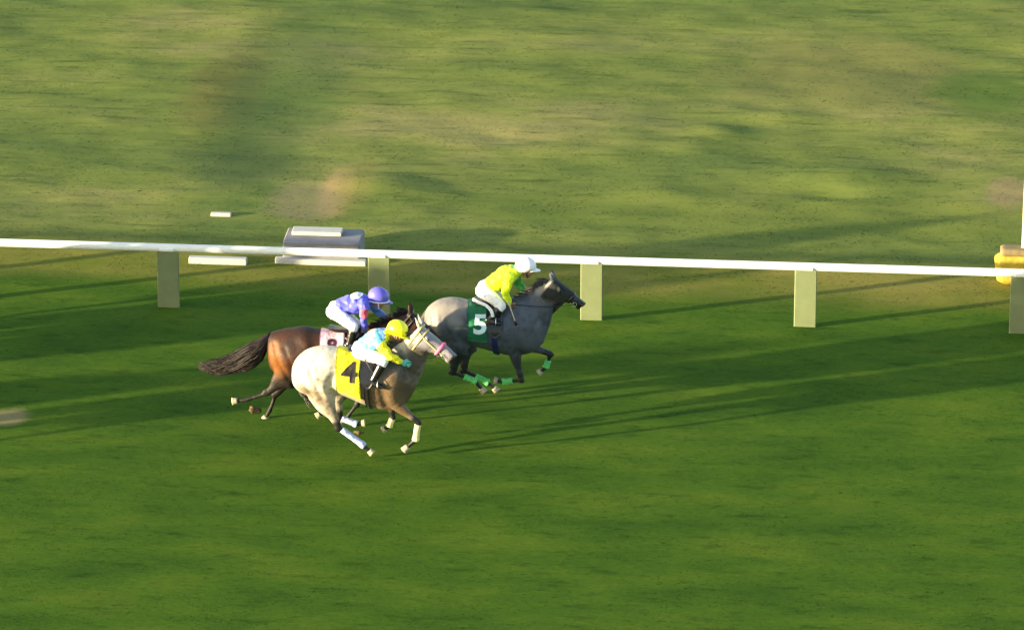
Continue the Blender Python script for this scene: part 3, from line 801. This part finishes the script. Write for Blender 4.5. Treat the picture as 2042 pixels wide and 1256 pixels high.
# ---- grey number five, leading on the rail side
H5 = dict(ground=(980, 797), label='steel grey horse next to the rail with black hood and green number 5 saddlecloth', wrapfrom=.5,
  trunk=[(847, 625, 652, .07), (852, 614, 668, .17), (864, 604, 678, .25), (880, 597, 685, .30), (905, 594, 688, .30), (935, 600, 686, .28), (965, 606, 692, .30), (995, 603, 701, .30), (1018, 595, 706, .29), (1038, 588, 706, .26), (1056, 592, 703, .23), (1072, 606, 696, .18), (1082, 628, 680, .10)],
  neck=[(1040, 655, 48, .18, 0), (1062, 625, 38, .13, 0), (1082, 597, 25, .10, 0), (1100, 577, 18, .085, 0), (1106, 572, 15, .08, 0)],
  poll=(1106, 556, 0), muzzle=(1168, 603, 0), ear=(-.35, 1), earlen=.85,
  legs=[('hind', -.15, [(890, 640), (915, 698), (903, 742), (948, 760), (966, 782)]),
        ('hind', .15, [(892, 632), (930, 690), (925, 738), (972, 762), (992, 780)]),
        ('fore', -.13, [(1045, 640), (1024, 697), (1040, 757), (1004, 761), (985, 758)]),
        ('fore', .13, [(1050, 640), (1052, 688), (1098, 706), (1089, 731), (1074, 744)])],
  pts=[(1040, 720, 1040, 760, .05, .25, .8), (1085, 700, 1098, 706, .03, .2, .9), (915, 720, 925, 740, .05, .28, .9), (1118, 578, 1160, 605, .02, .18, .6)],
  mud_and_sun=[(862, 618, 925, 606, .08, .26, .75), (903, 638, 912, 644, .02, .15, .8), (1078, 578, 1092, 570, .03, .13, 1), (866, 640, 862, 650, .05, .2, .6)],  # paler rump, plus sunlit patches on hip and neck painted into the coat
  tail=[(850, 622, .05), (842, 640, .10), (846, 665, .12), (858, 690, .12), (872, 706, .1)], tailr=[.03, .05, .06, .05, .02], tailn=90, hair=hair_grey, coat=steel_grey,
  cloth=(937, 975, 650), clothmat=green, clothang=(-1.8, 1.95), num='5', numpos=(957, 648, .40, .02), nummat=num_white, numasp=.95,
  saddle=(978, 600), pad=[(944, 597, -.15), (955, 603, -.23), (969, 609, -.29), (979, 619, -.33), (983, 631, -.345)], girth=(990, 655), girthmat=simple('navy_girth', (.01, .015, .09), .6, .1, 20), hood=blackhood, wraps={0: green_wrap, 1: green_wrap, 2: green_wrap, 3: green_wrap})
J5 = dict(label='jockey in lime yellow silks and white helmet crouched on the leading grey horse number 5',
  j=dict(pelvis=(967, 577, 0), waist=(986, 565, 0), chest=(1010, 550, 0), neck=(1032, 541, 0), head=(1049, 535, 0),
   shn=(1016, 554, -.17), eln=(1007, 582, -.25), wrn=(1016, 606, -.17), shf=(1030, 548, .17), elf=(1034, 568, .24), wrf=(1047, 578, .10),
   hin=(966, 580, -.10), knn=(1001, 610, -.25), ann=(977, 639, -.29), ton=(999, 645, -.31), hif=(970, 576, .10), knf=(1006, 602, .25), anf=(982, 630, .29), tof=(1002, 636, .31)),
  face=R(-12), silks=[lime, emerald, greypatch], helmet=helmet_mat('white_helmet', (.78, .76, .82)), 
  patch=[(1040, 566, .22, .17, 1, 0), (1034, 553, .17, .075, 1, 0), (1028, 530, 0, .07, 1, 0), (1021, 553, -.02, .10, 2, 0)])
# ---- bay number eight
H3 = dict(gaskin=1.15, mud_and_sun=[(541, 695, 560, 752, .04, .17, .95)], ground=(690, 846), label='dark bay horse with flowing black tail and pale pink saddlecloth',  # orange sun highlight down the buttock is painted into the coat
  trunk=[(533, 672, 702, .07), (540, 664, 734, .18), (556, 659, 740, .26), (580, 655, 748, .30), (607, 652, 750, .31), (635, 657, 748, .29), (665, 662, 758, .30), (700, 659, 770, .31), (725, 650, 772, .29), (745, 645, 770, .26), (762, 651, 764, .22), (776, 666, 752, .17), (786, 690, 735, .10)],
  neck=[(748, 705, 46, .18, 0), (772, 680, 36, .13, 0), (795, 658, 26, .10, 0), (816, 640, 18, .085, 0), (824, 636, 16, .08, 0)],
  poll=(822, 622, 0), muzzle=(878, 668, 0), ear=(-.15, 1),
  legs=[('hind', -.15, [(575, 700), (572, 752), (532, 784), (492, 797), (463, 800)]),
        ('hind', .15, [(580, 695), (585, 745), (550, 787), (538, 818), (527, 837)]),
        ('fore', -.13, [(748, 700), (728, 762), (712, 806), (692, 832), (678, 842)]),
        ('fore', .13, [(745, 700), (715, 755), (680, 796), (650, 818), (632, 830)])],
  pts=[(575, 770, 530, 785, .08, .28, .95), (712, 790, 712, 806, .05, .3, .95), (607, 648, 700, 656, .04, .22, .7), (780, 650, 815, 630, .04, .2, .6)],
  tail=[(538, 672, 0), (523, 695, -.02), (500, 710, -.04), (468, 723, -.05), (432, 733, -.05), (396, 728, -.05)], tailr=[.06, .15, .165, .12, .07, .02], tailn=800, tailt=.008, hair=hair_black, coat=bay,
  cloth=(643, 692, 712), clothmat=pink, clothang=(-1.7, 1.7), num='8', numpos=(660, 690, .30, .05), nummat=num_maroon, hoof=M['hoof'],
  saddle=(690, 655), girth=(715, 715), wraps={})
J3 = dict(label='jockey in periwinkle blue silks and blue helmet crouched on the dark bay horse',
  j=dict(pelvis=(669, 619, 0), waist=(688, 609, 0), chest=(714, 604, 0), neck=(737, 601, 0), head=(755, 596, 0),
   shn=(726, 608, -.17), eln=(725, 631, -.26), wrn=(727, 659, -.17), shf=(738, 602, .17), elf=(753, 621, .24), wrf=(770, 632, .10),
   hin=(668, 622, -.10), knn=(706, 652, -.25), ann=(696, 690, -.29), ton=(715, 698, -.31), hif=(672, 616, .10), knf=(710, 645, .25), anf=(702, 682, .29), tof=(722, 689, .31)),
  face=R(-20), silks=[blue, whites, red, deep], helmet=helmet_mat('blue_helmet', (.11, .10, .52)), strap=M['white_cloth'], rim=M['white_cloth'],
  patch=[(757, 622, .24, .22, 3, 0), (708, 585, 0, 0, 1, (.12, .12, .06)), (727, 626, -.28, .062, 2, 0), (727, 612, -.2, 0, 2, (0.02, .05, .05))])
# ---- light grey number four, nearest the camera
H4 = dict(facek=.85, ground=(715, 903), label='light grey horse nearest the camera with yellow saddlecloth numbered 4 and pink noseband',
  trunk=[(583, 732, 758, .08), (588, 720, 768, .17), (600, 706, 778, .26), (618, 696, 784, .31), (645, 691, 788, .32), (676, 694, 784, .29), (700, 699, 791, .30), (725, 702, 802, .31), (750, 700, 811, .30), (775, 695, 815, .28), (797, 697, 812, .24), (813, 710, 800, .18), (825, 734, 780, .11)],
  neck=[(786, 750, 44, .18, 0), (807, 722, 37, .13, -.01), (827, 695, 27, .10, -.03), (838, 676, 20, .085, -.05), (842, 670, 17, .08, -.06)],
  poll=(843, 650, -.06), muzzle=(911, 706, -.16), ear=(-.45, 1), earlen=1.1, headk=1.1, gaskin=1.2,
  legs=[('hind', -.15, [(618, 742), (643, 788), (676, 852), (724, 887), (743, 904)]),
        ('hind', .15, [(630, 740), (668, 778), (678, 832), (710, 845), (728, 843)]),
        ('fore', -.13, [(796, 745), (790, 806), (834, 842), (829, 876), (805, 898)]),
        ('fore', .13, [(795, 742), (778, 800), (783, 832), (776, 849), (763, 857)])],
  pts=[(838, 690, 815, 735, .10, .30, .93), (735, 705, 800, 722, .08, .28, .97), (815, 780, 835, 740, .02, .22, .6), (675, 845, 690, 862, .03, .14, .8)],  # dark neck and legs; the jockey's shade is painted in over the withers
  mud_and_sun=[(605, 778, 640, 800, .03, .16, .7), (750, 770, 805, 800, .20, .42, .9), (790, 810, 834, 842, .05, .2, .8), (690, 790, 735, 795, .05, .25, .5), (655, 815, 676, 845, .04, .2, .5)],
  tail=[(590, 722, .05), (588, 745, .14), (600, 775, .16), (618, 795, .14), (630, 808, .1)], tailr=[.03, .05, .05, .04, .02], tailn=90, hair=hair_grey, coat=light_grey,
  cloth=(676, 724, 752), clothmat=yellow, clothang=(-1.8, 1.95), clothskew=.25, num='4', numpos=(696, 744, .42, -.02), nummat=num_black, numasp=.95,
  saddle=(730, 700), girth=(736, 755), noseband=pink_nose, bridle=simple('straw_bridle', (.50, .44, .18), .6, .1, 20), wraps={0: blue_wrap, 1: blue_wrap, 2: cream_wrap, 3: cream_wrap}, hoof=M['hoof'])
J4 = dict(label='jockey in turquoise silks with yellow sleeves and yellow helmet, nearest the camera',
  j=dict(pelvis=(718, 698, 0), waist=(733, 687, 0), chest=(752, 676, 0), neck=(774, 665, 0), head=(792, 662, -.04),
   shn=(757, 686, -.17), eln=(777, 710, -.25), wrn=(801, 722, -.17), shf=(772, 668, .17), elf=(792, 692, .22), wrf=(812, 712, .10),
   hin=(718, 703, -.10), knn=(767, 718, -.25), ann=(742, 762, -.29), ton=(763, 772, -.31), hif=(722, 696, .10), knf=(770, 708, .25), anf=(746, 750, .29), tof=(766, 760, .31)),
  face=R(-28), silks=[teal, yel, deep, cyan], helmet=helmet_mat('yellow_helmet', (.86, .86, .01)), glove=cloth_mat('turquoise_glove', (.12, .46, .42)), turn=.25,
  patch=[(763, 657, .02, .085, 2, 0), (742, 664, 0, 0, 3, (.06, .14, .12)), (780, 706, -.22, .20, 1, 0), (792, 692, .2, .2, 1, 0), (773, 668, -.08, .07, 1, 0), (762, 668, -.12, 0, 2, (.05, .09, .05))])
for HS, JS in ((H5, J5), (H3, J3), (H4, J4)):
    O, W, bit, hp, ax, jaw, lt, L, bvh = horse(HS)
    JO, J = jockey(JS, W)
    reins(O, J, bit, black)
    su, sv = HS['saddle']; top = bvh.ray_cast(W(su, sv)+Z*.6, -Z)[0]
    stirrup(O, J, top, black)
    if HS is H5: W5, JJ5 = W, J
    if HS is H4: W4, JJ4 = W, J
# riding whip in the leading jockey's near hand
w = JJ5['wrn']; m2 = MB()
a_, b_ = W5(1013, 600, -.24), W5(1027, 640, -.33)
m2.tube([a_, a_*.6+b_*.4, b_], [.011, .008, .005], n=8, lat=E2)
wh = m2.build('riding_whip', simple('tan_whip', (.55, .42, .34), .5, .1, 20)); tag(wh, 'pale tan riding whip pointing down from the near hand of the white-helmeted jockey', 'whip')
m2 = MB(); m2.box(b_+Vector((.008, 0, -.03)), [E1*.018+Z*.004, E2*.004, Z*.035-E1*.008]); m2.build('whip_flap', M['black_leather'], wh)
# ------------------------------------------------------------------ things behind the rail
def gp(u, v): 
    p = ground(u, v); s, t = st(p); p.z = gheight(s, t); return p
conc = simple('pale_concrete', (.19, .185, .20), .85, .12, 6, .4, .2); conc_w = simple('whitewashed_concrete', (.42, .41, .38), .8, .06, 6, .3, .2)
sandst = simple('tan_stone', (.46, .33, .22), .85, .15, 5, .5, .2)
# low concrete drain head by the rail
p = gp(640, 524); dr = bpy.data.objects.new('drain_block', None); COL.objects.link(dr); dr.location = p
tag(dr, 'low grey concrete block with white edges behind the rail', 'concrete block')
m2 = MB(); m2.box(p+Z*.15+E2*.35, [E1*.56, E2*.33, Z*.16], .12); m2.build('block', conc, dr, smooth=False)
m2 = MB(); m2.box(p+Z*.035-E2*.02, [E1*.66, E2*.06, Z*.045], .2); m2.build('white_kerb', conc_w, dr, smooth=False)
m2 = MB(); m2.box(p+Z*.345+E2*.42-E1*.1, [E1*.36, E2*.12, Z*.030], .2); m2.build('cap', conc_w, dr, smooth=False)
# second low white kerb further left
p = gp(435, 525); m2 = MB(); m2.box(p+Z*.04, [E1*.42, E2*.06, Z*.05], .2)
tag(m2.build('white_kerb', conc_w, None, smooth=False), 'low white kerb stone lying behind the rail at the left', 'kerb')
p = gp(441, 430); m2 = MB(); m2.box(p+Z*.02, [E1*.15, E2*.04, Z*.03], .3)
tag(m2.build('ground_marker', conc_w, None, smooth=False), 'small pale marker lying alone in the infield grass at the left', 'marker')
# marker pole at the right edge
p = gp(2040, 566); po = bpy.data.objects.new('marker_pole', None); COL.objects.link(po); po.location = p
tag(po, 'pale marker pole with yellow padding behind the rail at the right edge', 'marker pole')
m2 = MB(); m2.tube([p, p+Z*.8, p+Z*1.55], [.045, .04, .035], n=14, lat=E2); m2.build('pole', simple('pale_pole', (.52, .46, .34), .5, .06, 6, .1), po)
m2 = MB(); m2.box(p+E1*.12+Z*.24, [E1*.52+Z*.02, E2*.17, Z*.22-E1*.03], .4)
pad = remesh(m2, .02, 6, 'padding'); link('yellow_padding', pad, simple('yellow_vinyl', (.42, .30, .03), .6, .12, 8, .6, .4, bdist=.02), po)
m2 = MB(); m2.box(p+E1*.12+Z*.49, [E1*.46, E2*.14, Z*.055], .5); link('tan_cover', remesh(m2, .015, 4, 'cover'), simple('tan_canvas', (.20, .15, .07), .8, .15, 12, .6), po)
# clods of turf kicked up by the hind hooves
clodm = simple('torn_turf', (.10, .075, .035), .95, .5, 30, 1, .1, bdist=.02)
for (u, v, base, lat, r, lab) in ((506, 817, (690, 846), -.3, .05, 'tan clod of turf kicked up beside the outstretched hind hoof of the bay'), (716, 862, (715, 903), .1, .035, 'small clod of turf beneath the raised hind hoof of the light grey horse')):
    c = on_plane(u, v, ground(*base), lat); m2 = MB(); m2.ellipsoid(c, [E1*r*1.5, E2*r, Z*r*.8], 16, 10)
    m2.v = [tuple(Vector(q)+(Vector(q)-c)*noise.noise(Vector(q)*22)*.9) for q in m2.v]
    tag(m2.build('turf_clod', clodm), lab, 'clod')
# ------------------------------------------------------------------ rest of the field, running on just left of the view
def copy_tree(o, dp, parent=None):
    c = o.copy(); COL.objects.link(c)
    if parent: c.parent = parent; c.matrix_parent_inverse = o.matrix_parent_inverse.copy()
    else: c.location = o.location+dp
    for ch in list(o.children): copy_tree(ch, dp, c)
    return c
tops = [o for o in SC.objects if o.parent is None and o.name.split('.')[0] in ('racehorse', 'person')]
TRAIL = [(0, -9.0, 1.5), (1, -8.8, 1.2), (0, -12.2, -1.2), (2, -9.3, -1.5), (1, -12.6, -2.9)]
for i, (src, dx, dy) in enumerate(TRAIL):
    for o in (tops[src*2], tops[src*2+1]):
        c = copy_tree(o, E1*dx+E2*dy)
        c['label'] = ('trailing horse %s' if c['category'] == 'horse' else 'jockey on the trailing horse %s') % ('just outside the left edge, nearest it', 'outside the left edge by the rail', 'outside the left edge on the camera side', 'outside the left edge, second row', 'outside the left edge, last in the field')[i]
